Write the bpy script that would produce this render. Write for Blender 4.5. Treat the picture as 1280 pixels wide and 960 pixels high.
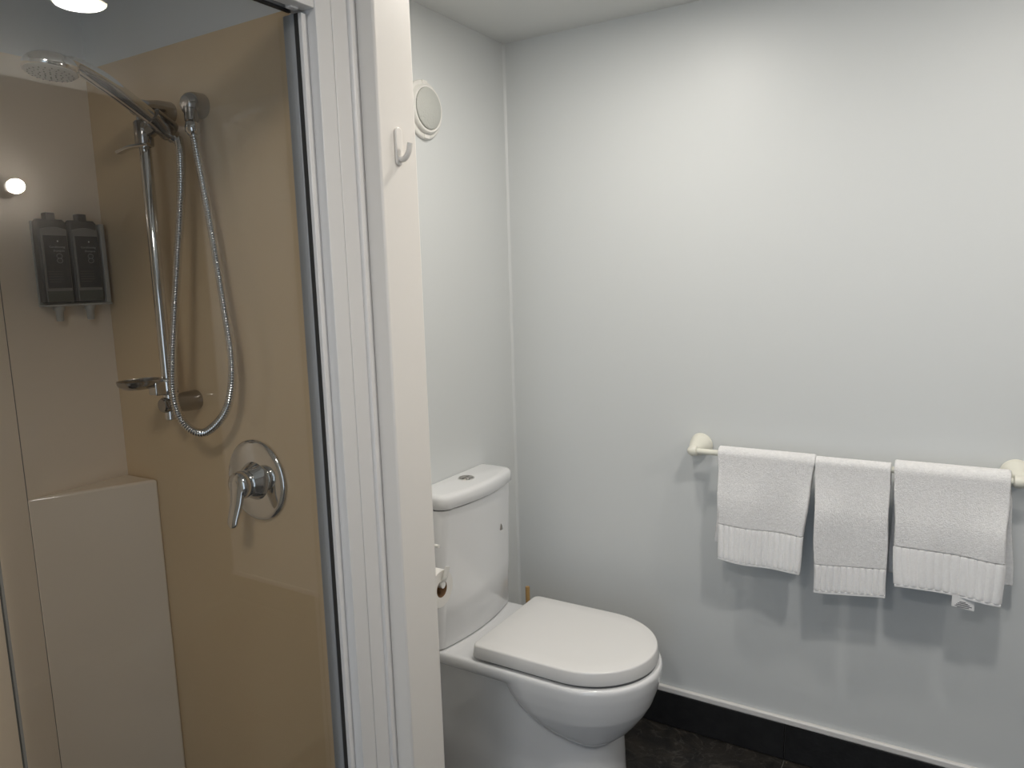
import bpy, bmesh, math, random
from mathutils import Vector, Matrix
random.seed(4)
for o in list(bpy.data.objects): bpy.data.objects.remove(o, do_unlink=True)
scene = bpy.context.scene
C = scene.collection
PI = math.pi

# ------------------------------------------------------------------ camera
CAM_H = 1.437
yaw, pitch, roll = math.radians(31.27), math.radians(8.2004), math.radians(-1.7329)
fwd = Vector((-math.sin(yaw)*math.cos(pitch), math.cos(yaw)*math.cos(pitch), -math.sin(pitch)))
rgt = Vector((math.cos(yaw), math.sin(yaw), 0)); upv = rgt.cross(fwd)
r2 = rgt*math.cos(roll) + upv*math.sin(roll); u2 = -rgt*math.sin(roll) + upv*math.cos(roll)
cd = bpy.data.cameras.new('camera'); cam = bpy.data.objects.new('camera', cd); C.objects.link(cam)
cam.matrix_world = Matrix(((r2.x, u2.x, -fwd.x, 0), (r2.y, u2.y, -fwd.y, 0), (r2.z, u2.z, -fwd.z, CAM_H), (0, 0, 0, 1)))
cd.sensor_width = 36; cd.lens = 925/1280*36; cd.clip_start = 0.02
scene.camera = cam

# ------------------------------------------------------------------ world, view
w = bpy.data.worlds.new('world'); scene.world = w; w.use_nodes = True
bg = w.node_tree.nodes['Background']; bg.inputs[0].default_value = (0.66, 0.81, 1.0, 1); bg.inputs[1].default_value = 1.6
vs = scene.view_settings; vs.view_transform = 'Standard'; vs.look = 'None'; vs.gamma = 1; vs.use_curve_mapping = False
vs.exposure = -0.08
LAMP_W = 7.2            # each ceiling downlight
LAMP_COL = (1.0, 0.96, 0.93)

# ------------------------------------------------------------------ room dimensions
CEIL = 2.172
YB = 2.125              # wall with the towel rail
XL = -1.286             # wall behind the toilet
XS = -1.684             # shower wall with the dispensers (panel face)
YS = 1.0                # end face of the shower / front of the nib wall
XN = -0.854             # end face of the nib wall
YN = 1.10               # back face of the nib wall
XR = 0.95; YF = -1.0

# ------------------------------------------------------------------ materials
def mat(name, col, rough=0.5, metal=0.0, spec=0.5, coat=0.0, noise=None, bump=None, emis=None):
    m = bpy.data.materials.new(name); m.use_nodes = True
    nt = m.node_tree; b = nt.nodes['Principled BSDF']
    b.inputs['Base Color'].default_value = (*col, 1); b.inputs['Roughness'].default_value = rough
    b.inputs['Metallic'].default_value = metal; b.inputs['Specular IOR Level'].default_value = spec
    b.inputs['Coat Weight'].default_value = coat; b.inputs['Coat Roughness'].default_value = 0.04
    tc = nt.nodes.new('ShaderNodeTexCoord')
    if noise:   # (scale, second colour, detail)
        n = nt.nodes.new('ShaderNodeTexNoise'); n.inputs['Scale'].default_value = noise[0]; n.inputs['Detail'].default_value = noise[2]
        nt.links.new(tc.outputs['Object'], n.inputs['Vector'])
        r = nt.nodes.new('ShaderNodeValToRGB'); r.color_ramp.elements[0].position = 0.35; r.color_ramp.elements[1].position = 0.65
        r.color_ramp.elements[0].color = (*col, 1); r.color_ramp.elements[1].color = (*noise[1], 1)
        nt.links.new(n.outputs['Fac'], r.inputs['Fac']); nt.links.new(r.outputs['Color'], b.inputs['Base Color'])
    if bump:    # (scale, strength, distance)
        n2 = nt.nodes.new('ShaderNodeTexNoise'); n2.inputs['Scale'].default_value = bump[0]; n2.inputs['Detail'].default_value = 3
        nt.links.new(tc.outputs['Object'], n2.inputs['Vector'])
        bp = nt.nodes.new('ShaderNodeBump'); bp.inputs['Strength'].default_value = bump[1]; bp.inputs['Distance'].default_value = bump[2]
        nt.links.new(n2.outputs['Fac'], bp.inputs['Height']); nt.links.new(bp.outputs['Normal'], b.inputs['Normal'])
    if emis:
        b.inputs['Emission Color'].default_value = (*emis[0], 1); b.inputs['Emission Strength'].default_value = emis[1]
    return m

def glass_mat(name, tint):
    m = bpy.data.materials.new(name); m.use_nodes = True; nt = m.node_tree
    for n in list(nt.nodes): nt.nodes.remove(n)
    out = nt.nodes.new('ShaderNodeOutputMaterial'); mix = nt.nodes.new('ShaderNodeMixShader')
    tr = nt.nodes.new('ShaderNodeBsdfTransparent'); tr.inputs[0].default_value = (*tint, 1)
    gl = nt.nodes.new('ShaderNodeBsdfGlossy'); gl.inputs['Roughness'].default_value = 0.0; gl.inputs[0].default_value = (1, 1, 1, 1)
    lw = nt.nodes.new('ShaderNodeLayerWeight'); lw.inputs['Blend'].default_value = 0.5
    p = nt.nodes.new('ShaderNodeMath'); p.operation = 'POWER'; p.inputs[1].default_value = 5
    ma = nt.nodes.new('ShaderNodeMath'); ma.operation = 'MULTIPLY_ADD'; ma.inputs[1].default_value = 0.965; ma.inputs[2].default_value = 0.035
    nt.links.new(lw.outputs['Facing'], p.inputs[0]); nt.links.new(p.outputs[0], ma.inputs[0]); nt.links.new(ma.outputs[0], mix.inputs[0])
    nt.links.new(tr.outputs[0], mix.inputs[1]); nt.links.new(gl.outputs[0], mix.inputs[2]); nt.links.new(mix.outputs[0], out.inputs[0])
    return m

def slate_mat(name):
    m = mat(name, (0.018, 0.015, 0.012), 0.55, bump=(55, 0.5, 0.004)); nt = m.node_tree; b = nt.nodes['Principled BSDF']
    tc = nt.nodes.new('ShaderNodeTexCoord'); geo = nt.nodes.new('ShaderNodeNewGeometry')
    n = nt.nodes.new('ShaderNodeTexNoise'); n.inputs['Scale'].default_value = 9; n.inputs['Detail'].default_value = 8; n.inputs['Distortion'].default_value = 1.2
    nt.links.new(geo.outputs['Position'], n.inputs['Vector'])
    r = nt.nodes.new('ShaderNodeValToRGB'); r.color_ramp.elements[0].position = 0.38; r.color_ramp.elements[1].position = 0.72
    r.color_ramp.elements[0].color = (0.008, 0.0075, 0.007, 1); r.color_ramp.elements[1].color = (0.032, 0.026, 0.020, 1)
    nt.links.new(n.outputs['Fac'], r.inputs['Fac'])
    # thin pale veins
    v = nt.nodes.new('ShaderNodeTexNoise'); v.inputs['Scale'].default_value = 5; v.inputs['Detail'].default_value = 5; v.inputs['Distortion'].default_value = 2.5
    nt.links.new(geo.outputs['Position'], v.inputs['Vector'])
    r3 = nt.nodes.new('ShaderNodeValToRGB'); e = r3.color_ramp.elements
    e[0].position = 0.488; e[0].color = (0, 0, 0, 1); e[1].position = 0.512; e[1].color = (0, 0, 0, 1)
    k = e.new(0.50); k.color = (1, 1, 1, 1)
    nt.links.new(v.outputs['Fac'], r3.inputs['Fac'])
    mx = nt.nodes.new('ShaderNodeMixRGB'); mx.inputs[2].default_value = (0.14, 0.13, 0.115, 1)
    fm = nt.nodes.new('ShaderNodeMath'); fm.operation = 'MULTIPLY'; fm.inputs[1].default_value = 0.28
    nt.links.new(r3.outputs['Color'], fm.inputs[0]); nt.links.new(fm.outputs[0], mx.inputs[0])
    nt.links.new(r.outputs['Color'], mx.inputs[1]); nt.links.new(mx.outputs[0], b.inputs['Base Color'])
    return m

M = {}
M['paint'] = mat('wall_paint', (0.67, 0.69, 0.69), 0.42, bump=(260, 0.05, 0.001), spec=0.4)
M['darkwall'] = mat('taupe_wall', (0.17, 0.155, 0.14), 0.5, noise=(14, (0.19, 0.175, 0.16), 5))
M['ceilpaint'] = mat('ceiling_paint', (0.70, 0.71, 0.70), 0.7, bump=(200, 0.05, 0.001))
M['nibpaint'] = mat('nib_paint', (0.80, 0.765, 0.715), 0.38, bump=(240, 0.05, 0.001), spec=0.4)
M['filler'] = mat('white_filler', (0.68, 0.70, 0.70), 0.4)
M['trimwhite'] = mat('trim_enamel', (0.75, 0.735, 0.715), 0.3)
M['seam'] = mat('seam_dark', (0.16, 0.145, 0.13), 0.8)
M['acrylic'] = mat('beige_acrylic', (0.64, 0.475, 0.285), 0.10, noise=(3, (0.665, 0.495, 0.30), 2), coat=0.2)
M['acrylic_pale'] = mat('pale_taupe_acrylic', (0.80, 0.68, 0.53), 0.10, noise=(3, (0.82, 0.70, 0.55), 2), coat=0.3)  # same acrylic lightened, reflected haze put into the base colour
M['silicone'] = mat('silicone_bead', (0.66, 0.60, 0.50), 0.4)
M['alu'] = mat('brushed_aluminium', (0.36, 0.37, 0.375), 0.45, metal=0.2)
M['alu_dark'] = mat('dark_rubber_seal', (0.03, 0.03, 0.028), 0.6)
M['chrome'] = mat('chrome', (0.72, 0.71, 0.69), 0.07, metal=1.0)
M['satin'] = mat('satin_nickel', (0.40, 0.375, 0.35), 0.16, metal=1.0)
M['nozzle'] = mat('spray_face_grey', (0.42, 0.39, 0.34), 0.45)
M['rubber'] = mat('grey_rubber', (0.16, 0.15, 0.13), 0.6)
M['ceramic'] = mat('white_vitreous_china', (0.82, 0.825, 0.83), 0.12, coat=0.4)
M['seatplastic'] = mat('white_seat_plastic', (0.80, 0.79, 0.775), 0.22)
M['shadowgap'] = mat('gap_grey', (0.12, 0.12, 0.12), 0.7)  # dark grey standing for the shade in the lid gaps
M['plastic'] = mat('cream_plastic', (0.78, 0.77, 0.68), 0.3)
M['white_plastic'] = mat('white_plastic', (0.80, 0.79, 0.75), 0.3)
M['paper'] = mat('tissue_paper', (0.82, 0.80, 0.76), 0.9, bump=(180, 0.3, 0.001))
M['card'] = mat('brown_card', (0.22, 0.125, 0.06), 0.9, noise=(40, (0.27, 0.16, 0.08), 3))
M['wood'] = mat('light_wood', (0.40, 0.24, 0.09), 0.55, noise=(25, (0.47, 0.30, 0.12), 4))
M['terry'] = mat('white_terry', (0.95, 0.947, 0.945), 0.95, noise=(140, (0.88, 0.877, 0.875), 4), bump=(700, 0.7, 0.004))
M['band'] = mat('white_woven_band', (0.95, 0.947, 0.945), 0.9, noise=(200, (0.91, 0.908, 0.905), 3), bump=(600, 0.25, 0.002))
M['label_white'] = mat('label_cloth', (0.82, 0.82, 0.82), 0.8)
M['ink'] = mat('ink_dark', (0.03, 0.03, 0.04), 0.7)
M['slate'] = slate_mat('dark_slate_tile')
M['slate_black'] = mat('black_slate', (0.008, 0.008, 0.009), 0.5, noise=(30, (0.013, 0.013, 0.014), 4), bump=(90, 0.4, 0.002))
M['grout'] = mat('grout', (0.10, 0.095, 0.085), 0.9, bump=(300, 0.3, 0.001))
M['bottle'] = mat('grey_bottle', (0.20, 0.195, 0.18), 0.32, noise=(6, (0.23, 0.22, 0.20), 2))
M['bottle_dark'] = mat('bottle_shell', (0.045, 0.042, 0.038), 0.35)
M['bottle_label'] = mat('dark_label', (0.012, 0.015, 0.019), 0.4)
M['bottle_foot'] = mat('green_grey_liquid', (0.06, 0.07, 0.055), 0.3)
M['print'] = mat('pale_print', (0.40, 0.40, 0.40), 0.6)
M['clear'] = glass_mat('clear_plastic', (0.90, 0.90, 0.86))
M['frosted'] = mat('frosted_plastic', (0.44, 0.42, 0.37), 0.35)
M['glass'] = glass_mat('shower_glass', (0.975, 0.975, 0.97))
M['vent'] = mat('vent_grille_grey', (0.52, 0.53, 0.50), 0.6, bump=(150, 0.6, 0.003))
M['lamp'] = mat('lamp_lens', (0.9, 0.88, 0.8), 0.4, emis=((1.0, 0.90, 0.66), 40))
M['opal'] = mat('opal_lens', (0.9, 0.88, 0.84), 0.4, emis=((1.0, 0.95, 0.86), 6))  # glowing lens of the added, unseen ceiling light
M['globe'] = mat('lamp_globe', (0.9, 0.88, 0.8), 0.4, emis=((1.0, 0.945, 0.86), 520))

# ------------------------------------------------------------------ helpers
def obj(name, bm, m, parent=None, smooth=False, bevel=None, ang=40, loc=None):
    bmesh.ops.recalc_face_normals(bm, faces=bm.faces[:])
    me = bpy.data.meshes.new(name); bm.to_mesh(me); bm.free()
    return link(name, me, m, parent, smooth, bevel, ang, loc)
def link(name, me, m, parent=None, smooth=False, bevel=None, ang=40, loc=None):
    o = bpy.data.objects.new(name, me); C.objects.link(o)
    if not me.materials: me.materials.append(M[m] if isinstance(m, str) else m)
    if parent:
        o.parent = parent
        if loc is None: o.matrix_parent_inverse = world_inv(parent)
    if loc is not None: o.location = loc
    if smooth:
        for p in me.polygons: p.use_smooth = True
        if ang < 180: me.set_sharp_from_angle(angle=math.radians(ang))
    if bevel:
        b = o.modifiers.new('bevel', 'BEVEL'); b.width = bevel[0]; b.segments = bevel[1]; b.limit_method = 'ANGLE'; b.angle_limit = math.radians(35)
        for p in me.polygons: p.use_smooth = True
        me.set_sharp_from_angle(angle=math.radians(60))
    return o
def world_inv(p):
    mt = Matrix.Identity(4); q = p
    while q:
        mt = Matrix.Translation(q.location) @ mt; q = q.parent if q.parent and False else None
    return mt.inverted()
def tag(o, label, cat=None, group=None):
    o['label'] = label
    if cat: o['category'] = cat
    if group: o['group'] = group
    return o
def thing(name, label, cat, loc, group=None):
    o = bpy.data.objects.new(name, None); C.objects.link(o); o.location = loc; o.empty_display_size = 0.05
    return tag(o, label, cat, group)
def struct(o): o['kind'] = 'structure'; return o
def box(bm, x0, x1, y0, y1, z0, z1):
    vs = [bm.verts.new((x, y, z)) for z in (z0, z1) for y in (y0, y1) for x in (x0, x1)]
    for f in ((0, 2, 3, 1), (4, 5, 7, 6), (0, 1, 5, 4), (2, 6, 7, 3), (0, 4, 6, 2), (1, 3, 7, 5)):
        bm.faces.new([vs[i] for i in f])
def mbox(*a):
    bm = bmesh.new(); box(bm, *a); return bm
def frame(axis):
    a = Vector(axis).normalized(); t = Vector((0, 0, 1)) if abs(a.z) < 0.9 else Vector((1, 0, 0))
    u = t.cross(a).normalized(); return u, a.cross(u), a
def lathe(bm, base, axis, prof, n=32, closed_ends=True):
    """prof: list of (r, h) along axis from base"""
    u, v, a = frame(axis); base = Vector(base); rings = []
    for r, h in prof:
        if r < 1e-6: rings.append([bm.verts.new(base + a*h)])
        else: rings.append([bm.verts.new(base + a*h + (u*math.cos(2*PI*i/n) + v*math.sin(2*PI*i/n))*r) for i in range(n)])
    for A, B in zip(rings, rings[1:]):
        if len(A) == 1 and len(B) == 1: continue
        for i in range(n):
            j = (i+1) % n
            if len(A) == 1: bm.faces.new((A[0], B[i], B[j]))
            elif len(B) == 1: bm.faces.new((A[i], B[0], A[j]))
            else: bm.faces.new((A[i], B[i], B[j], A[j]))
    if closed_ends:
        if len(rings[0]) > 1: bm.faces.new(rings[0][::-1])
        if len(rings[-1]) > 1: bm.faces.new(rings[-1])
def mlathe(base, axis, prof, n=32):
    bm = bmesh.new(); lathe(bm, base, axis, prof, n); return bm
def catmull(pts, k=10):
    P = [Vector(p) for p in pts]; P = [P[0]*2-P[1]] + P + [P[-1]*2-P[-2]]; out = []
    for i in range(1, len(P)-2):
        for j in range(k):
            t = j/k; a, b, c, d = P[i-1:i+3]
            out.append(0.5*((2*b) + (c-a)*t + (2*a-5*b+4*c-d)*t*t + (3*b-3*c+d-a)*t**3))
    out.append(P[-2]); return out
def tube(bm, pts, rad, n=12, sx=1.0, side=None):
    """sweep; rad is number or list; side: reference vector, sx scales across it"""
    pts = [Vector(p) for p in pts]; rings = []; u = None
    for i, p in enumerate(pts):
        t = (pts[min(i+1, len(pts)-1)] - pts[max(i-1, 0)]).normalized()
        if u is None:
            s = Vector(side) if side else (Vector((0, 0, 1)) if abs(t.z) < 0.9 else Vector((1, 0, 0)))
        else: s = u
        u = (s - t*s.dot(t)).normalized(); v = t.cross(u)
        r = rad[i] if isinstance(rad, (list, tuple)) else rad
        ru, rv = r if isinstance(r, tuple) else (r*sx, r)
        rings.append([bm.verts.new(p + u*math.cos(2*PI*k/n)*ru + v*math.sin(2*PI*k/n)*rv) for k in range(n)])
    for A, B in zip(rings, rings[1:]):
        for k in range(n): bm.faces.new((A[k], A[(k+1) % n], B[(k+1) % n], B[k]))
    bm.faces.new(rings[0][::-1]); bm.faces.new(rings[-1])
def loft(bm, rings, cap=True):
    R = [[bm.verts.new(p) for p in r] for r in rings]; n = len(R[0])
    for A, B in zip(R, R[1:]):
        for k in range(n): bm.faces.new((A[k], A[(k+1) % n], B[(k+1) % n], B[k]))
    if cap: bm.faces.new(R[0][::-1]); bm.faces.new(R[-1])
def prism(bm, poly, z0, z1):
    loft(bm, [[(x, y, z0) for x, y in poly], [(x, y, z1) for x, y in poly]])
def text_mesh(name, body, size, m, parent, origin, xdir, zdir, depth=0.0003, align='CENTER'):
    cu = bpy.data.curves.new(name, 'FONT'); cu.body = body; cu.size = size; cu.align_x = align; cu.extrude = depth; cu.resolution_u = 2
    t = bpy.data.objects.new(name, cu); C.objects.link(t)
    dg = bpy.context.evaluated_depsgraph_get(); me = bpy.data.meshes.new_from_object(t.evaluated_get(dg)); bpy.data.objects.remove(t)
    X = Vector(xdir).normalized(); Z = Vector(zdir).normalized(); N = X.cross(Z)
    me.transform(Matrix(((X.x, Z.x, N.x, origin[0]), (X.y, Z.y, N.y, origin[1]), (X.z, Z.z, N.z, origin[2]), (0, 0, 0, 1))))
    me.materials.clear()
    return link(name, me, m, parent)

# ------------------------------------------------------------------ the setting
struct(obj('ceiling', mbox(-1.85, XR+0.15, YF-0.15, YB+0.15, CEIL, CEIL+0.1), 'ceilpaint'))
struct(obj('wall_back', mbox(-1.45, XR+0.15, YB, YB+0.12, 0, CEIL), 'paint'))
struct(obj('wall_left', mbox(XL-0.12, XL, YN, YB, 0, CEIL), 'paint'))
struct(obj('wall_right', mbox(XR, XR+0.12, YF, YB, 0, CEIL), 'darkwall'))
# nib wall between the shower and the toilet, rounded arrises on its end
struct(obj('wall_nib', mbox(XS-0.12, XN, YS, YN, 0, CEIL), 'nibpaint', bevel=(0.004, 2)))
wsl = struct(obj('wall_shower_left', mbox(XS-0.12, XS-0.006, -0.12, YS, 0, CEIL), 'paint'))
struct(obj('wall_shower_near', mbox(XS-0.006, -0.96, -0.12, 0.0, 0, CEIL), 'paint'))
# wall behind the camera with the doorway the daylight comes through
bm = bmesh.new(); box(bm, -0.96, -0.32, YF-0.12, YF, 0, CEIL); box(bm, 0.50, XR+0.12, YF-0.12, YF, 0, CEIL); box(bm, -0.32, 0.50, YF-0.12, YF, 2.03, CEIL)
struct(obj('wall_front', bm, 'paint'))
struct(obj('wall_entry_left', mbox(-1.06, -0.96, YF-0.12, -0.12, 0, CEIL), 'paint'))

# floor slab with slate tiles
flo = struct(obj('floor', mbox(-1.85, XR+0.15, YF-0.15, YB+0.15, -0.12, -0.004), 'grout'))
tme = None
jx = -0.382
for i in range(-3, 2):
    for j in range(6):
        x0 = jx + i*0.6 + 0.002; x1 = x0 + 0.596; y1 = YB - j*0.6 - 0.004; y0 = y1 - 0.596
        x0 = max(x0, -1.70); x1 = min(x1, XR+0.02); y0 = max(y0, YF-0.1)
        if x1 - x0 < 0.02 or y1 - y0 < 0.02: continue
        bm = mbox(x0, x1, y0, y1, -0.004, 0.0)
        obj('floor_tile', bm, 'slate', flo, bevel=(0.0012, 1))
# slate skirting with a white bead along its top
bb = struct(obj('baseboard_back', mbox(XL, XR, YB-0.003, YB, 0.0, 0.114), 'grout'))
for i in range(-2, 2):
    x0 = jx + i*0.6 + 0.0015; x1 = x0 + 0.597
    x0 = max(x0, XL+0.012); x1 = min(x1, XR)
    obj('skirting_tile', mbox(x0, x1, YB-0.012, YB-0.003, 0.002, 0.114), 'slate_black', bb, bevel=(0.001, 1))
bl = struct(obj('baseboard_left', mbox(XL, XL+0.003, YN, YB-0.012, 0.0, 0.114), 'grout'))
for k in range(2):
    y1 = YB-0.013-k*0.6; y0 = max(y1-0.597, YN+0.002)
    obj('skirting_tile', mbox(XL+0.003, XL+0.012, y0, y1, 0.002, 0.114), 'slate_black', bl, bevel=(0.001, 1))
bm = bmesh.new(); box(bm, XL, XR, YB-0.013, YB+0.001, 0.114, 0.134)
struct(obj('trim_1', bm, 'trimwhite', bevel=(0.004, 2)))
# bead of filler up the corner behind the toilet
bm = bmesh.new(); prism(bm, [(XL, YB), (XL, YB-0.007), (XL+0.002, YB-0.004), (XL+0.004, YB-0.002), (XL+0.007, YB)], 0.134, CEIL)
struct(obj('trim_2', bm, 'filler', smooth=True))

# acrylic shower lining
PT = 1.918
wpe = struct(obj('wall_shower_end', mbox(XS-0.006, -0.96, YS-0.0005, YS+0.001, 0, CEIL), 'paint'))
obj('wall_panel', mbox(XS, -0.955, YS-0.006, YS-0.0005, 0.0, PT), 'acrylic', wpe)
jy = 0.769
obj('wall_panel', mbox(XS-0.006, XS, jy+0.001, YS-0.006, 0.0, PT), 'acrylic_pale', wsl)  # lighter tint here stands in for the reflection on this wall
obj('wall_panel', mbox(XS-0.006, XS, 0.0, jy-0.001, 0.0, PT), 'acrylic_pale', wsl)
obj('panel_joint', mbox(XS-0.006, XS-0.0008, jy-0.001, jy+0.001, 0.0, PT), 'seam', wsl)

# ------------------------------------------------------------------ shower screen: white posts, aluminium frame, panes
t = thing('shower_screen', 'glass shower screen with grey metal frame and stepped white posts against the wall end', 'shower screen', (-0.94, 0.5, 0))
def part(name, m, parent, *a, bevel=(0.0012, 2)): return obj(name, mbox(*a), m, parent, bevel=bevel)
part('post_bead', 'trimwhite', t, -0.955, -0.890, 0.9838, YS, 0, CEIL, bevel=(0.003, 3))
part('post_board', 'trimwhite', t, -0.955, -0.8967, 0.9478, 0.9838, 0, CEIL)
part('post_board', 'trimwhite', t, -0.955, -0.8969, 0.9117, 0.9470, 0, CEIL)
part('post_seam', 'seam', t, -0.955, -0.8985, 0.9470, 0.9478, 0, CEIL, bevel=None)
part('post_strip', 'trimwhite', t, -0.930, -0.9154, 0.8987, 0.9117, 0, 1.862)
part('rubber_seal', 'alu_dark', t, -0.9305, -0.9225, 0.8975, 0.9110, 0, 1.862, bevel=None)
ch = part('wall_channel', 'alu', t, -0.954, -0.9305, 0.8960, YS-0.006, 0, 1.862)
part('channel_cap', 'trimwhite', t, -0.930, -0.918, 0.880, 0.8975, 1.8655, 1.876)
part('head_rail', 'alu', t, -0.954, -0.9305, 0.0, 0.9000, 1.870, 1.905)
part('rail_seal', 'alu_dark', t, -0.9450, -0.9390, 0.0, 0.9000, 1.866, 1.870, bevel=None)
part('header', 'trimwhite', t, -0.925, -0.8985, 0.0, 0.9112, 1.868, 1.960)
part('fixed_pane', 'glass', t, -0.945, -0.939, 0.004, 0.3890, 0.03, 1.866, bevel=None)
part('door_pane', 'glass', t, -0.945, -0.939, 0.3922, 0.8960, 0.03, 1.866, bevel=None)
part('pane_seal', 'rubber', t, -0.9445, -0.9395, 0.3890, 0.3922, 0.03, 1.866, bevel=None)
part('sill', 'alu', t, -0.958, -0.928, 0.0, 0.8960, 0.0, 0.03)

# ------------------------------------------------------------------ triangular corner ledge of the shower
LZ = 1.0
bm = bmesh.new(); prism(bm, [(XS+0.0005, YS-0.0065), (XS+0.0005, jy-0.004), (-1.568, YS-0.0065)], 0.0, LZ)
tag(obj('corner_ledge', bm, 'acrylic_pale', bevel=(0.006, 3)), 'beige triangular corner boxing rising from the shower floor', 'ledge')  # ledge shares the tint lightened for reflected haze

# ------------------------------------------------------------------ slide rail
BX, BY = -1.398, 0.930
t = thing('slide_rail', 'chrome shower slide rail with a soap dish on the beige end wall', 'shower rail', (BX, YS-0.006, 1.15))
obj('rail_tube', mlathe((BX, BY, 1.165), (0, 0, 1), [(0.0, 0), (0.0095, 0.0), (0.0115, 0.002), (0.0115, 0.62), (0.0095, 0.623), (0, 0.623)], 24), 'chrome', t, smooth=True)
for z in (1.197, 1.788):
    b = obj('wall_bracket', mlathe((BX, YS-0.006, z), (0, -1, 0), [(0.021, 0), (0.022, 0.003), (0.021, 0.030), (0.0165, 0.052), (0.0160, 0.078), (0.013, 0.083), (0, 0.083)], 28), 'satin', t, smooth=True)
# slider that holds the hand shower
HX = -1.360
bm = bmesh.new()
lathe(bm, (BX, BY, 1.715), (0, 0, 1), [(0.0165, 0), (0.0175, 0.002), (0.0175, 0.045), (0.015, 0.048)], 24)
tube(bm, [(BX, BY, 1.742), (HX, 0.945, 1.762)], [(0.017, 0.013), (0.019, 0.017)], 16)
lathe(bm, (HX+0.002, 0.962, 1.742), (0, -0.84, 0.55), [(0.0205, 0), (0.0215, 0.004), (0.0185, 0.045), (0.016, 0.047)], 24)
sl = obj('slider', bm, 'satin', t, smooth=True)
bm = bmesh.new(); tube(bm, catmull([(BX+0.02, BY-0.004, 1.716), (BX-0.012, BY-0.022, 1.712), (BX-0.040, BY-0.030, 1.704)], 6), [(0.004, 0.011)]*13, 12, side=(0, 0, 1))
obj('slider_lever', bm, 'chrome', sl, smooth=True)
# soap dish clipped on the lower end
bm = bmesh.new()
def ring_s(pts, cx, cy, s, z): return [(cx+(x-cx)*s, cy+(y-cy)*s, z) for x, y in pts]
dc = (BX-0.022, 0.884)
sd = [(dc[0]+0.033*math.copysign(abs(math.cos(a))**0.7, math.cos(a)), dc[1]+0.044*math.copysign(abs(math.sin(a))**0.7, math.sin(a))) for a in [2*PI*i/32 for i in range(32)]]
loft(bm, [ring_s(sd, *dc, 0.70, 1.236), ring_s(sd, *dc, 0.94, 1.243), ring_s(sd, *dc, 1.0, 1.252), ring_s(sd, *dc, 0.97, 1.253), ring_s(sd, *dc, 0.90, 1.246), ring_s(sd, *dc, 0.66, 1.241)])
dish = obj('soap_dish', bm, 'satin', t, smooth=True, ang=60)
bm = bmesh.new(); lathe(bm, (BX, BY, 1.218), (0, 0, 1), [(0.0165, 0), (0.0185, 0.003), (0.0185, 0.032), (0.0165, 0.035)], 24)
box(bm, BX-0.014, BX+0.012, BY-0.036, BY-0.008, 1.220, 1.248)
obj('dish_clip', bm, 'chrome', dish, bevel=(0.003, 2))

# hand shower
HS = catmull([(HX+0.004, 0.968, 1.732), (HX, 0.940, 1.754), (HX-0.002, 0.88, 1.790), (HX-0.004, 0.835, 1.815), (HX-0.005, 0.79, 1.832), (HX-0.005, 0.768, 1.835), (HX-0.005, 0.748, 1.834)], 8)
t = thing('hand_shower', 'chrome hand shower with a round grey spray face held in the slide rail', 'hand shower', (HX, 0.94, 1.75))
def lerp(a, b, t): return a+(b-a)*t
rad = []
for i in range(len(HS)):
    f = i/(len(HS)-1)
    if f < 0.5: rad.append((lerp(0.0135, 0.0165, f*2), lerp(0.0140, 0.0180, f*2)))
    else:
        g = (f-0.5)*2; rad.append((lerp(0.0165, 0.0065, g), lerp(0.0180, 0.026, g)))
bm = bmesh.new(); tube(bm, HS, rad, 20, side=(0, 0, 1))
hc = Vector((HX-0.005, 0.746, 1.824)); hn = Vector((0.02, -0.10, -1)).normalized()
lathe(bm, hc - hn*0.016, hn, [(0.0, -0.002), (0.018, -0.001), (0.031, 0.003), (0.039, 0.009), (0.0430, 0.016), (0.0440, 0.026), (0.0428, 0.028), (0, 0.028)], 40)
obj('handle', bm, 'chrome', t, smooth=True, ang=70)
fp = obj('spray_face', mlathe(hc + hn*0.0121, hn, [(0.0415, 0), (0.0415, 0.001), (0.037, 0.0045), (0.026, 0.0062), (0, 0.0066)], 40), 'nozzle', t, smooth=True)
bm = bmesh.new(); hu, hv, _ = frame(hn)
for rr, nn in ((0.009, 6), (0.018, 12), (0.027, 18), (0.0345, 22)):
    for k in range(nn):
        a = 2*PI*k/nn; lathe(bm, hc + hn*(0.0186-0.0022*(rr/0.0345)**2) + (hu*math.cos(a)+hv*math.sin(a))*rr, hn, [(0.0018, -0.002), (0.0013, 0.0012), (0, 0.0012)], 6)
nz = obj('nozzles', bm, 'rubber', fp); nz['kind'] = 'stuff'

# wall outlet elbow
OX, OZ = -1.298, 1.788
t = thing('wall_outlet', 'satin wall outlet elbow with the hose screwed into its underside', 'outlet', (OX, YS-0.006, OZ))
obj('flange', mlathe((OX, YS-0.006, OZ), (0, -1, 0), [(0.0235, 0), (0.0245, 0.003), (0.0235, 0.024), (0.020, 0.034), (0.014, 0.040), (0, 0.041)], 32), 'satin', t, smooth=True)
bm = bmesh.new(); lathe(bm, (OX+0.004, 0.965, OZ-0.006), (0, 0, -1), [(0.0135, 0), (0.0135, 0.026), (0.010, 0.030), (0, 0.030)], 24)
obj('outlet_spigot', bm, 'satin', t, smooth=True)

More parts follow.
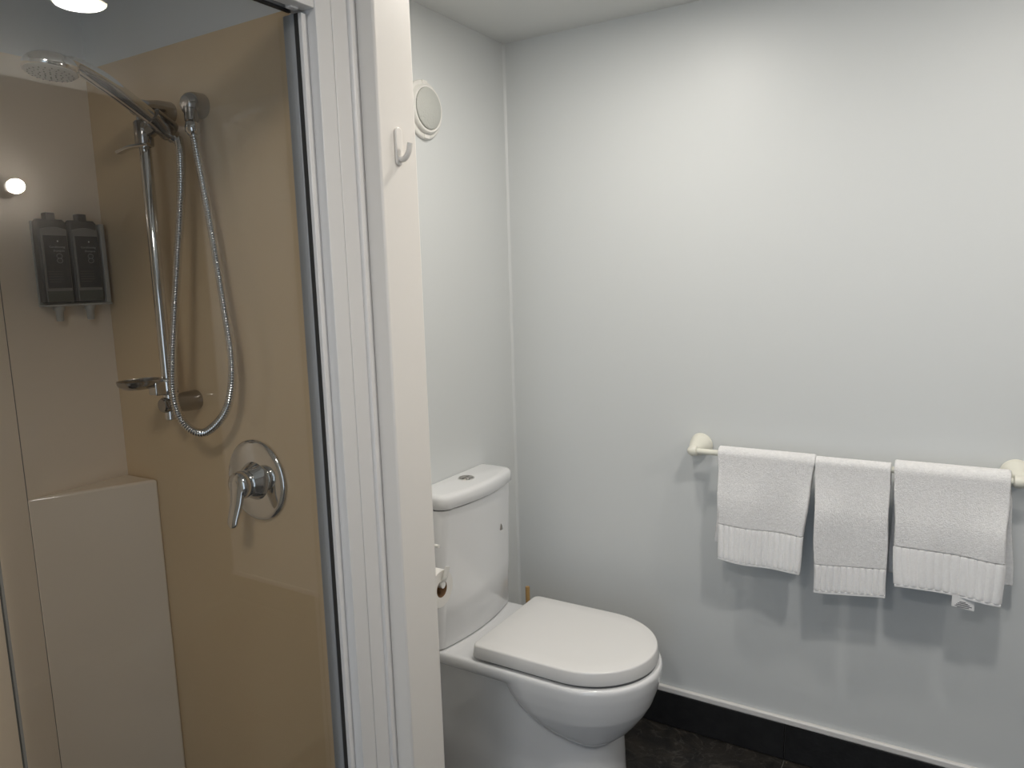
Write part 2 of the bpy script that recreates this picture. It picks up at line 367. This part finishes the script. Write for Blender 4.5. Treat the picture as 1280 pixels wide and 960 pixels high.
# hose
t = thing('shower_hose', 'ribbed chrome hose hanging in a long loop below the hand shower', 'hose', (OX, 0.962, 1.75))
hp = catmull([(-1.294, 0.965, 1.742), (-1.288, 0.964, 1.715), (-1.283, 0.963, 1.69), (-1.26, 0.96, 1.573), (-1.235, 0.957, 1.402), (-1.219, 0.952, 1.293), (-1.228, 0.948, 1.221), (-1.253, 0.942, 1.176), (-1.298, 0.93, 1.145), (-1.333, 0.915, 1.163), (-1.345, 0.905, 1.213), (-1.338, 0.905, 1.294), (-1.323, 0.92, 1.452), (-1.308, 0.935, 1.605), (-1.324, 0.955, 1.69), (HX+0.010, 0.972, 1.730)], 44)
hq = [hp[0]]; need = 0.0013
for a, b in zip(hp, hp[1:]):        # even spacing so the ribs are regular
    seg = (b-a).length; pos = 0.0
    while seg-pos >= need:
        pos += need; need = 0.0013; hq.append(a.lerp(b, pos/seg))
    need -= seg-pos
hp = hq
rr = [0.0088 if (i % 4) < 2 else 0.0070 for i in range(len(hp))]
bm = bmesh.new(); tube(bm, hp, rr, 10)
obj('hose_tube', bm, 'chrome', t, smooth=True, ang=180)
obj('hose_nut', mlathe((OX+0.004, 0.965, 1.756), (0.05, 0, -1), [(0.009, 0), (0.0125, 0.003), (0.0150, 0.012), (0.0150, 0.020), (0.0115, 0.025), (0.0085, 0.028)], 16), 'chrome', t, smooth=True)
obj('hose_nut', mlathe((HX+0.0035, 0.962, 1.739), (0.06, 0.7, -0.72), [(0.011, -0.004), (0.012, 0.002), (0.0105, 0.014), (0.0085, 0.018)], 16), 'chrome', t, smooth=True)

# mixer
MX, MZ = -1.222, 1.040; my = YS-0.006
t = thing('shower_mixer', 'round chrome shower mixer with a lever handle on the beige end wall', 'tap', (MX, my, MZ))
pl = obj('cover_plate', mlathe((MX, my, MZ), (0, -1, 0), [(0.082, 0), (0.085, 0.002), (0.085, 0.005), (0.081, 0.0085), (0.074, 0.0095), (0.030, 0.0105), (0, 0.0105)], 64), 'chrome', t, smooth=True, ang=50)
obj('collar', mlathe((MX, my-0.010, MZ), (0, -1, 0), [(0.040, 0), (0.038, 0.004), (0.030, 0.018), (0.0285, 0.020)], 40), 'chrome', t, smooth=True)
bm = bmesh.new()
lathe(bm, (MX, my-0.029, MZ), (0, -1, 0), [(0.027, 0), (0.029, 0.003), (0.028, 0.018), (0.025, 0.026), (0.015, 0.030), (0, 0.031)], 40)
lv = catmull([(MX, my-0.050, MZ+0.014), (MX, my-0.053, MZ-0.008), (MX-0.001, my-0.058, MZ-0.038), (MX-0.002, my-0.068, MZ-0.068), (MX-0.002, my-0.071, MZ-0.082)], 6)
tube(bm, lv, [(lerp(0.010, 0.0050, i/(len(lv)-1)), (0.012, 0.018, 0.022, 0.0235, 0.023, 0.022, 0.021, 0.0198, 0.0190, 0.0184, 0.0178, 0.0172, 0.0167, 0.0162, 0.0158, 0.0154, 0.015, 0.0147, 0.0144, 0.0141, 0.0137, 0.013, 0.0115, 0.009, 0.004)[i]) for i in range(len(lv))], 20, side=(0, -1, 0))
obj('lever', bm, 'chrome', t, smooth=True, ang=60)

# ------------------------------------------------------------------ soap dispensers on a bracket
bk = thing('dispenser_bracket', 'pale plastic bracket holding two dark bottles on the shower wall', 'bracket', (XS, 0.90, 1.40))
bm = bmesh.new(); box(bm, XS+0.0005, XS+0.004, 0.838, 0.974, 1.404, 1.585); box(bm, XS+0.004, XS+0.034, 0.836, 0.981, 1.404, 1.4085); box(bm, XS+0.004, XS+0.030, 0.9715, 0.981, 1.4085, 1.582)
obj('plate', bm, 'frosted', bk, bevel=(0.001, 2))
def bottle(y0, label):
    y1 = y0+0.0625; yc = (y0+y1)/2; X0 = XS+0.005; X1 = XS+0.028; z0, z1 = 1.410, 1.588
    b = thing('soap_dispenser', label, 'bottle', (XS+0.02, yc, z0), 'dark bottles on the shower wall')
    def sec(z, ins, r=0.006):
        pts = []
        for cx, cy, a0 in ((X1-ins-r, y1-ins-r, 0), (X0+ins+r, y1-ins-r, 90), (X0+ins+r, y0+ins+r, 180), (X1-ins-r, y0+ins+r, 270)):
            for k in range(5): a = math.radians(a0+k*22.5); pts.append((cx+r*math.cos(a), cy+r*math.sin(a), z))
        return pts
    bm = bmesh.new(); loft(bm, [sec(z0+0.002, 0.003), sec(z0+0.006, 0), sec(z1-0.030, 0), sec(z1-0.006, 0.0005), sec(z1, 0.004)])
    obj('shell', bm, 'bottle_dark', b, smooth=True, ang=50)
    # grey front face with a curved shoulder
    bm = bmesh.new(); f = []
    ya, yb = y0+0.005, y1-0.003
    f = [(ya, z0+0.004), (yb, z0+0.004), (yb, z1-0.021)] + [(lerp(yb, ya, k/8), z1-0.021+0.005*math.sin(PI*k/8)) for k in range(1, 8)] + [(ya, z1-0.021)]
    loft(bm, [[(X1-0.001, y, z) for y, z in f], [(X1+0.0022, y, z) for y, z in f]])
    obj('front_face', bm, 'bottle', b, bevel=(0.001, 2))
    obj('foot', mbox(X1, X1+0.0028, ya+0.001, yb-0.001, z0+0.005, z0+0.027), 'bottle_foot', b)
    lb = obj('label', mbox(X1, X1+0.0032, ya+0.004, yb-0.002, z0+0.033, z1-0.034), 'bottle_label', b)
    cp = obj('cap', mbox(X0+0.003, X0+0.021, yc-0.010, yc+0.010, z1-0.003, z1+0.014), 'bottle_dark', b, bevel=(0.002, 2))
    xl = X1+0.0033; k = yc+0.004
    text_mesh('print', 'Conditioning', 0.0062, 'print', lb, (xl, k, 1.528), (0, 1, 0), (0, 0, 1))
    text_mesh('print', 'Shampoo', 0.0062, 'print', lb, (xl, k+0.003, 1.520), (0, 1, 0), (0, 0, 1))
    bm = bmesh.new()
    for dz in (0.0048, -0.0048):   # emblem: two touching rings
        tube(bm, [(xl, k+0.003+0.0058*math.cos(a), 1.506+dz+0.0050*math.sin(a)) for a in [2*PI*i/20 for i in range(21)]], 0.0005, 5)
    obj('emblem', bm, 'print', lb)
    bm = bmesh.new(); prism(bm, [(0, 0)]*0 or [(xl-0.0002, k+0.001), (xl+0.0003, k+0.001), (xl+0.0003, k+0.0035), (xl-0.0002, k+0.0035)], 1.5405, 1.5435)
    obj('mark', bm, 'label_white', lb)
    bm = bmesh.new()
    for q in range(5): box(bm, xl-0.0002, xl+0.0002, ya+0.007, ya+0.007+(0.030 if q < 4 else 0.024), 1.478-q*0.0055, 1.4787-q*0.0055)
    obj('small_print', bm, 'rubber', lb)
    obj('spout', mlathe((X0+0.014, yc, z0-0.006), (0, 0, -1), [(0.012, 0), (0.012, 0.006), (0.008, 0.012), (0.0075, 0.030), (0.006, 0.032), (0, 0.032)], 20), 'frosted', b, smooth=True)
bottle(0.8385, 'dark soap bottle farther from the slide rail on the shower wall')
bottle(0.9050, 'dark soap bottle nearer the slide rail in the shower corner')

# ------------------------------------------------------------------ toilet
YC = 1.747
TX = XL+0.002
t = thing('toilet', 'white close-coupled toilet with its lid closed in the corner', 'toilet', (-0.98, YC, 0))
def dsec(xb, xf, hw, z, n=40, e=2.0, rb=0.03):
    """D-shaped plan: straight sides at the back, elliptical nose at the front (+x)"""
    xm = max(xb+rb+0.01, xf-hw*1.05); pts = []
    for k in range(n+1):
        a = -PI/2 + PI*k/n; c, s = math.cos(a), math.sin(a)
        pts.append((xm+(xf-xm)*abs(c)**(2/e), YC+hw*math.copysign(abs(s)**(2/e), s), z))
    for cx, cy, a0 in ((xb+rb, YC+hw-rb, 90), (xb+rb, YC-hw+rb, 180)):
        for k in range(6): a = math.radians(a0+90*k/5); pts.append((cx+rb*math.cos(a), cy+rb*math.sin(a), z))
    return pts
bm = bmesh.new()
loft(bm, [dsec(xb, xf, hw, z, rb=min(0.09, hw*0.6)) for z, xf, xb, hw in ((0.172, -0.78, -0.84, 0.05), (0.182, -0.755, -0.86, 0.088), (0.200, -0.728, -0.885, 0.120), (0.220, -0.705, -0.915, 0.144), (0.240, -0.689, -0.945, 0.160), (0.262, -0.674, -0.975, 0.171), (0.290, -0.659, -1.005, 0.181), (0.325, -0.647, -1.030, 0.187), (0.360, -0.638, -1.045, 0.190), (0.388, -0.635, -1.05, 0.190), (0.396, -0.640, -1.05, 0.186))])
loft(bm, [dsec(TX, -0.645+i, hw, z, rb=0.012) for z, hw, i in ((0.352, 0.172, -0.02), (0.358, 0.182, -0.01), (0.370, 0.189, 0), (0.388, 0.189, 0.005), (0.396, 0.185, 0))])
loft(bm, [dsec(TX, xf, hw, z, rb=0.015, e=2.3) for z, xf, hw in ((0.0, -0.742, 0.152), (0.02, -0.745, 0.150), (0.20, -0.752, 0.143), (0.37, -0.76, 0.140))])
pan = obj('pan', bm, 'ceramic', t)
rm = pan.modifiers.new('union', 'REMESH'); rm.mode = 'VOXEL'; rm.voxel_size = 0.005; rm.use_smooth_shade = True
sm = pan.modifiers.new('smooth', 'SMOOTH'); sm.factor = 0.5; sm.iterations = 5
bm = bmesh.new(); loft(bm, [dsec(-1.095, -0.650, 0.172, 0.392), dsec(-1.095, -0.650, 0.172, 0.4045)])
obj('seat', bm, 'shadowgap', t)  # seat coloured dark as the shadow line between lid and rim
bm = bmesh.new()
lx0, lx1, lh = -1.110, -0.645, 0.184
loft(bm, [dsec(lx0+i, lx1-i, lh-i, z, rb=0.018) for i, z in ((0.006, 0.403), (0.001, 0.405), (0.0, 0.409), (0.0035, 0.4360), (0.0042, 0.4385), (0.0056, 0.4404), (0.0085, 0.4413), (0.05, 0.4420), (0.12, 0.4424))])
obj('lid', bm, 'seatplastic', t, smooth=True, ang=75)
# cistern
def csec(z, xf, hw, bow, r=0.035, xb=TX):
    pts = []; n = 14
    for k in range(n+1):       # bowed front from -y to +y
        s = -1+2*k/n; y = s*(hw-r); pts.append((xf+bow*(1-s*s), YC+y, z))
    for k in range(1, 6): a = math.radians(90*k/6); pts.append((xf-r+r*math.cos(a), YC+hw-r+r*math.sin(a), z))
    pts += [(xf-r, YC+hw, z), (xb, YC+hw, z), (xb, YC-hw, z), (xf-r, YC-hw, z)]
    for k in range(1, 6): a = math.radians(-90+90*k/6); pts.append((xf-r+r*math.cos(a), YC-hw+r+r*math.sin(a), z))
    return pts
bm = bmesh.new(); loft(bm, [csec(z, xf, hw, bo) for z, xf, hw, bo in ((0.398, -1.206, 0.191, 0.018), (0.402, -1.202, 0.195, 0.018), (0.55, -1.194, 0.192, 0.018), (0.70, -1.186, 0.188, 0.018), (0.806, -1.178, 0.183, 0.018))])
ci = obj('cistern', bm, 'ceramic', t, smooth=True, ang=50)
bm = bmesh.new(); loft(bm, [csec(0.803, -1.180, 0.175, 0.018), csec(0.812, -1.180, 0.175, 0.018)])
obj('lid_gap', bm, 'shadowgap', ci)  # dark strip in place of the shade below the cistern lid
bm = bmesh.new(); loft(bm, [csec(z, -1.171-i, 0.184-i, 0.019) for z, i in ((0.8095, 0.003), (0.812, 0.0), (0.836, 0.0), (0.842, 0.0015), (0.8465, 0.0045), (0.8492, 0.009), (0.8505, 0.018))])
cl = obj('cistern_lid', bm, 'ceramic', ci, smooth=True, ang=60)
bm = bmesh.new(); lathe(bm, (-1.232, YC+0.004, 0.850), (0, 0, 1), [(0.0235, 0), (0.0245, 0.002), (0.023, 0.004), (0.0205, 0.0035), (0.0205, 0.0025), (0, 0.0025)], 32)
obj('flush_ring', bm, 'chrome', ci, smooth=True)
for s in (-1, 1):
    bm = bmesh.new(); bx_, by_ = -1.232, YC+0.004
    hp_ = [(bx_+0.0195*math.sin(a)*s*0.98+s*0.0012, by_+0.0195*math.cos(a)) for a in [PI*k/16 for k in range(17)]]
    prism(bm, hp_ if s > 0 else hp_[::-1], 0.8525, 0.8552)
    obj('flush_button', bm, 'satin', ci, bevel=(0.0008, 2))
# small grey emblem on the cistern front
ex = -1.1735; ey = YC+0.098
bm = bmesh.new()
loft(bm, [[(ex+d, ey+y, 0.680+z) for y, z in ((-0.006, -0.009), (0.006, -0.009), (0.0025, 0.004), (0, 0.010), (-0.0025, 0.004))] for d in (-0.003, 0.0006)])
obj('emblem', bm, 'satin', ci)

# ------------------------------------------------------------------ toilet brush
t = thing('toilet_brush', 'toilet brush with a plain wooden handle standing behind the toilet', 'brush', (-1.205, 2.045, 0))
obj('handle', mlathe((-1.205, 2.045, 0.10), (0, 0, 1), [(0.0075, 0), (0.0075, 0.300), (0.0065, 0.303), (0, 0.3035)], 16), 'wood', t, smooth=True)
obj('holder', mlathe((-1.205, 2.045, 0.0), (0, 0, 1), [(0.046, 0), (0.048, 0.004), (0.044, 0.13), (0.041, 0.13), (0.041, 0.01), (0, 0.01)], 32), 'white_plastic', t, smooth=True)

# ------------------------------------------------------------------ toilet roll and holder
RY, RZ, RX1 = 1.403, 0.676, -1.075
t = thing('toilet_roll_holder', 'white wall holder with a spare upper peg beside the cistern', 'roll holder', (XL, RY, RZ))
obj('back_plate', mbox(XL+0.0005, XL+0.010, RY-0.025, RY+0.030, RZ-0.03, RZ+0.12), 'white_plastic', t, bevel=(0.004, 3))
bm = bmesh.new(); tube(bm, [(XL+0.008, RY, RZ+0.008), (RX1+0.006, RY, RZ+0.008)], 0.009, 14)
arm = obj('arm', bm, 'white_plastic', t, smooth=True, ang=60)
bm = bmesh.new(); tube(bm, catmull([(RX1-0.004, RY, RZ+0.010), (RX1+0.007, RY+0.003, RZ+0.022), (RX1+0.010, RY+0.014, RZ+0.052)], 6), [(0.003, 0.011)]*13, 12, side=(1, 0, 0))
obj('end_stop', bm, 'white_plastic', arm, smooth=True)
bm = bmesh.new(); tube(bm, catmull([(XL+0.008, RY+0.012, RZ+0.100), (-1.15, RY+0.012, RZ+0.100), (-1.087, RY+0.012, RZ+0.101)], 5), 0.0042, 12)
obj('upper_peg', bm, 'white_plastic', t, smooth=True)
t = thing('toilet_roll', 'part-used white toilet roll hanging beside the cistern', 'toilet roll', (RX1-0.05, RY, RZ-0.012))
cz = RZ-0.004
bm = bmesh.new(); n = 40
def rring(r, x): return [(x, RY+r*math.cos(2*PI*k/n), cz+r*math.sin(2*PI*k/n)) for k in range(n)]
loft(bm, [rring(0.0212, RX1-0.1), rring(0.0465, RX1-0.1), rring(0.0478, RX1-0.098), rring(0.0478, RX1-0.002), rring(0.0465, RX1), rring(0.0212, RX1), rring(0.0212, RX1-0.1)], cap=False)
obj('paper', bm, 'paper', t, smooth=True)
bm = bmesh.new(); loft(bm, [rring(0.0212, RX1-0.1), rring(0.0212, RX1+0.0003), rring(0.0202, RX1+0.0003), rring(0.0202, RX1-0.1), rring(0.0212, RX1-0.1)], cap=False)
obj('core', bm, 'card', t, smooth=True)

# ------------------------------------------------------------------ extractor vent on the wall behind the toilet
VY, VZ = 1.690, 1.897
t = thing('wall_vent', 'round white vent with a grey centre high on the wall above the toilet', 'vent', (XL, VY, VZ))
obj('base_ring', mlathe((XL, VY, VZ), (1, 0, 0), [(0.078, 0), (0.078, 0.006), (0.075, 0.009), (0.068, 0.010), (0, 0.010)], 48), 'white_plastic', t, smooth=True, ang=45)
obj('raised_ring', mlathe((XL+0.009, VY, VZ+0.001), (1, 0, 0), [(0.066, 0), (0.065, 0.008), (0.061, 0.012), (0.056, 0.012), (0.055, 0.008), (0, 0.008)], 48), 'white_plastic', t, smooth=True, ang=45)
obj('grille', mlathe((XL+0.016, VY, VZ+0.002), (1, 0, 0), [(0.0545, 0), (0.054, 0.007), (0.050, 0.010), (0, 0.011)], 48), 'vent', t, smooth=True, ang=45)
for s in (-1, 1):
    obj('clip', mbox(XL+0.006, XL+0.0125, VY-0.010, VY+0.012, VZ+s*0.071-0.006, VZ+s*0.071+0.006), 'white_plastic', t, bevel=(0.002, 2))
obj('side_screw', mlathe((XL+0.009, VY+0.071, VZ), (1, 0, 0), [(0.0035, 0), (0.003, 0.002), (0, 0.002)], 12), 'satin', t)

# ------------------------------------------------------------------ robe hook on the nib end
KY, KZ = 1.046, 1.668
t = thing('robe_hook', 'small white plastic hook on the end of the nib wall', 'hook', (XN, KY, KZ))
hpz = [(KY+0.0085*math.cos(a), KZ+0.024+0.0085*math.sin(a)) for a in [PI*k/10 for k in range(11)]] + [(KY+0.0085*math.cos(a), KZ-0.024+0.0085*math.sin(a)) for a in [PI+PI*k/10 for k in range(11)]]
bm = bmesh.new(); loft(bm, [[(XN+0.0002, y, z) for y, z in hpz], [(XN+0.005, y, z) for y, z in hpz]])
obj('back_plate', bm, 'nibpaint', t, bevel=(0.0015, 2))
bm = bmesh.new(); tube(bm, catmull([(XN+0.002, KY, KZ-0.020), (XN+0.013, KY, KZ-0.022), (XN+0.023, KY, KZ-0.012), (XN+0.028, KY, KZ+0.004)], 6), [(0.0048, 0.0055)]*19, 12)
obj('prong', bm, 'nibpaint', t, smooth=True)

# ------------------------------------------------------------------ towel rail
RYB, RZB = 2.056, 0.925
XA, XB = -0.641, 0.139
t = thing('towel_rail', 'cream plastic towel rail with domed end brackets on the pale wall', 'towel rail', ((XA+XB)/2, YB, RZB))
bm = bmesh.new(); lathe(bm, (XA, RYB, RZB), (1, 0, 0), [(0.0085, 0), (0.0085, XB-XA)], 20)
obj('bar', bm, 'plastic', t, smooth=True)
for x, s in ((XA, 1), (XB, -1)):
    b = obj('end_bracket', mlathe((x+s*0.004, YB, RZB+0.006), (-s*0.10, -1, -0.10), [(0.033, 0), (0.0345, 0.003), (0.033, 0.008), (0.0315, 0.009), (0.0300, 0.018), (0.0245, 0.036), (0.0185, 0.052), (0.0165, 0.062), (0.010, 0.070), (0, 0.072)], 36), 'plastic', t, smooth=True, ang=50)
    obj('end_knob', mlathe((x+s*0.012, RYB, RZB), (-s, 0, 0), [(0.010, 0), (0.0145, 0.003), (0.0155, 0.010), (0.0155, 0.016), (0.013, 0.023), (0.008, 0.028), (0, 0.030)], 24), 'plastic', b, smooth=True)

# ------------------------------------------------------------------ towels
def towel(label, top, front, back, thick, band, fold, seed, ribs, care=None):
    """top (xl, xr); front ((xl,zl),(xr,zr)) bottom corners; back ((xl,zl),(xr,zr)); band height"""
    rnd = random.Random(seed); ph = [rnd.uniform(0, 6) for _ in range(6)]
    xl, xr = top; R = 0.0088+thick/2
    t = thing('hand_towel', label, 'towel', ((xl+xr)/2, RYB, RZB), 'white towels on the rail')
    nx = 60
    def wave(u, d, side):     # outward bulge of the hanging flap at drop d (m)
        g = min(1, d/0.12)
        return fold*g*(0.55*math.sin(5.2*u+ph[0])+0.35*math.sin(9.5*u+ph[1]+6*d)+0.25*math.sin(3*u+8*d+ph[2])) + 0.010*g*side
    def pt(u, flap, s):       # s 0 at the bar's crest side, 1 at the bottom hem
        if flap == 'F': (bx0, bz0), (bx1, bz1) = front
        else: (bx0, bz0), (bx1, bz1) = back
        zb = bz0+(bz1-bz0)*u + (0.006*math.sin(PI*u*1.0+ph[3])*1.0 if flap == 'F' else 0)
        z = RZB + (zb-RZB)*s; d = RZB - z
        tl = s**0.8; x0 = xl+(bx0-xl)*tl; x1 = xr+(bx1-xr)*tl
        x = x0+(x1-x0)*u
        x += 0.0012*math.sin(9*d*4+ph[4])*(2*u-1)*min(1, d/0.05)
        y = RYB + (-R if flap == 'F' else R)
        if flap == 'F': y -= 0.006 + wave(u, d, 1)*1.0
        else: y += min(0.018, 0.004 + 0.3*wave(u, d, 1))
        k = min(1, d/0.16); k = k*k*(3-2*k); y0 = RYB + (-R if flap == 'F' else R)
        y = y0 + (y-y0)*k
        return Vector((x, y, z))
    fs = 1 - band/(RZB-(front[0][1]+front[1][1])/2)
    def sheet(samples, th, name, m, parent, ripple=None, sub=False):
        bm = bmesh.new(); rows = []
        for smp in samples:
            row = []
            for i in range(nx*ribmul+1):
                u = i/(nx*ribmul)
                if smp[0] == 'A':
                    a = smp[1]; x = xl+(xr-xl)*u; p = Vector((x, RYB-R*math.cos(a), RZB+R*math.sin(a)))
                else: p = pt(u, smp[0], smp[1])
                if ripple: p.y += ripple(u, smp[1])
                row.append(bm.verts.new(p))
            rows.append(row)
        for A, B in zip(rows, rows[1:]):
            for i in range(len(A)-1): bm.faces.new((A[i], A[i+1], B[i+1], B[i]))
        o = obj(name, bm, m, parent, smooth=True, ang=180)
        so = o.modifiers.new('thick', 'SOLIDIFY'); so.thickness = th; so.offset = 0
        so.use_even_offset = False
        bv = o.modifiers.new('edge', 'BEVEL'); bv.width = th*0.42; bv.segments = 3; bv.limit_method = 'ANGLE'; bv.angle_limit = math.radians(60)
        return o
    ribmul = 1
    smp = [('F', fs*(1-k/26)) for k in range(26)] + [('A', PI*k/12) for k in range(13)] + [('B', (k+1)/26) for k in range(26)]
    body = sheet(smp, thick, 'cloth', 'terry', t)
    tex = bpy.data.textures.new('pile', 'CLOUDS'); tex.noise_scale = 0.0028; tex.noise_depth = 2
    sd = body.modifiers.new('sub', 'SUBSURF'); sd.levels = 2; sd.render_levels = 2; sd.subdivision_type = 'SIMPLE'
    dm = body.modifiers.new('pile', 'DISPLACE'); dm.texture = tex; dm.strength = 0.0022; dm.mid_level = 0.5; dm.texture_coords = 'GLOBAL'
    ribmul = 4
    def rip(u, s):
        if s > 0.988: return 0.0
        c = abs(math.sin(PI*ribs*u)); return 0.0035-0.0070*c*c
    ss = [fs+0.003+(0.972-fs)*k/8 for k in range(9)]
    b = sheet([('F', s) for s in ss], thick*0.75, 'ribbed_band', 'band', t, rip)
    sheet([('F', s) for s in (0.978, 0.986, 0.994, 1.0)], thick*0.85, 'hem', 'band', t)
    if care:
        u0, u1, drop = care; a = pt(u0, 'F', 1.0); c = pt(u1, 'F', 1.0); yy = min(a.y, c.y)-0.001
        bm = bmesh.new(); P = [(a.x, a.z+0.008), (c.x, c.z+0.004), (c.x, c.z-drop), (a.x, a.z-drop+0.002)]
        loft(bm, [[(x, yy-0.0004, z) for x, z in P], [(x, yy+0.0004, z) for x, z in P]])
        lb = obj('care_label', bm, 'label_white', t)
        bm = bmesh.new(); wd = c.x-a.x
        for q, (s0, s1) in enumerate(((0.34, 0.62), (0.26, 0.72), (0.20, 0.80), (0.14, 0.90), (0.24, 0.78))):
            z = a.z-0.0095-q*0.0034; dz = (c.z-a.z)
            box(bm, a.x+wd*s0, a.x+wd*s1, yy-0.0008, yy-0.0003, z+dz*0.5-0.0014, z+dz*0.5)
        obj('label_print', bm, 'ink', lb)
    return t
towel('white hand towel nearest the toilet with a wide ribbed border', (-0.566, -0.309), ((-0.556, 0.628), (-0.338, 0.618)), ((-0.582, 0.655), (-0.345, 0.640)), 0.013, 0.105, 0.010, 3, 15)
towel('narrow white hand towel in the middle with the lowest-hanging ribbed border', (-0.309, -0.130), ((-0.300, 0.582), (-0.129, 0.588)), ((-0.302, 0.70), (-0.132, 0.70)), 0.009, 0.078, 0.005, 8, 11)
towel('broad white hand towel farthest from the toilet with a care label below its hem', (-0.122, 0.122), ((-0.110, 0.628), (0.117, 0.632)), ((-0.128, 0.645), (0.142, 0.66)), 0.018, 0.105, 0.008, 12, 13, care=(0.56, 0.77, 0.027))

# ------------------------------------------------------------------ lamps (above and beside the frame, some seen as reflections, the doorway one added)
def downlight(x, y, label, watts, k=1.0):
    t = thing('downlight', label, 'light', (x, y, CEIL), 'ceiling downlights')
    obj('trim_ring', mlathe((x, y, CEIL), (0, 0, -1), [(0.072*k, 0), (0.072*k, 0.003), (0.066*k, 0.006), (0.060*k, 0.006), (0.060*k, 0.002)], 40), 'white_plastic', t, smooth=True)
    obj('lens', mlathe((x, y, CEIL-0.001), (0, 0, -1), [(0.060*k, 0), (0.060*k, 0.003), (0, 0.004)], 40), 'lamp' if k == 1.0 else 'opal', t, smooth=True)
    ld = bpy.data.lights.new('downlight_lamp', 'AREA'); ld.shape = 'DISK'; ld.size = 0.11*k; ld.energy = watts; ld.color = LAMP_COL; ld.spread = PI
    lo = bpy.data.objects.new('downlight_lamp', ld); C.objects.link(lo); lo.parent = t; lo.location = (0, 0, -0.009)
downlight(0.09, 1.17, 'round ceiling downlight nearest the towel rail', LAMP_W)
downlight(-0.70, 1.52, 'round ceiling downlight nearest the toilet', LAMP_W*0.65)
downlight(-0.45, -0.22, 'wide round ceiling light near the doorway', LAMP_W*1.1, 2.6)  # no known fitting; added as fill light for the dim shower
gx, gy, gz = 0.87, 1.344, 1.792
t = thing('wall_lamp', 'small round globe lamp seen as a reflection in the shower glass', 'lamp', (XR, gy, gz))
obj('lamp_base', mlathe((XR, gy, gz), (-1, 0, 0), [(0.035, 0), (0.035, 0.010), (0.018, 0.022), (0.018, 0.045)], 24), 'chrome', t, smooth=True)
obj('globe', mlathe((gx-0.024, gy, gz), (1, 0, 0), [(0.024*math.sin(PI*k/16), 0.024-0.024*math.cos(PI*k/16)) for k in range(17)], 24), 'globe', t, smooth=True, ang=180)
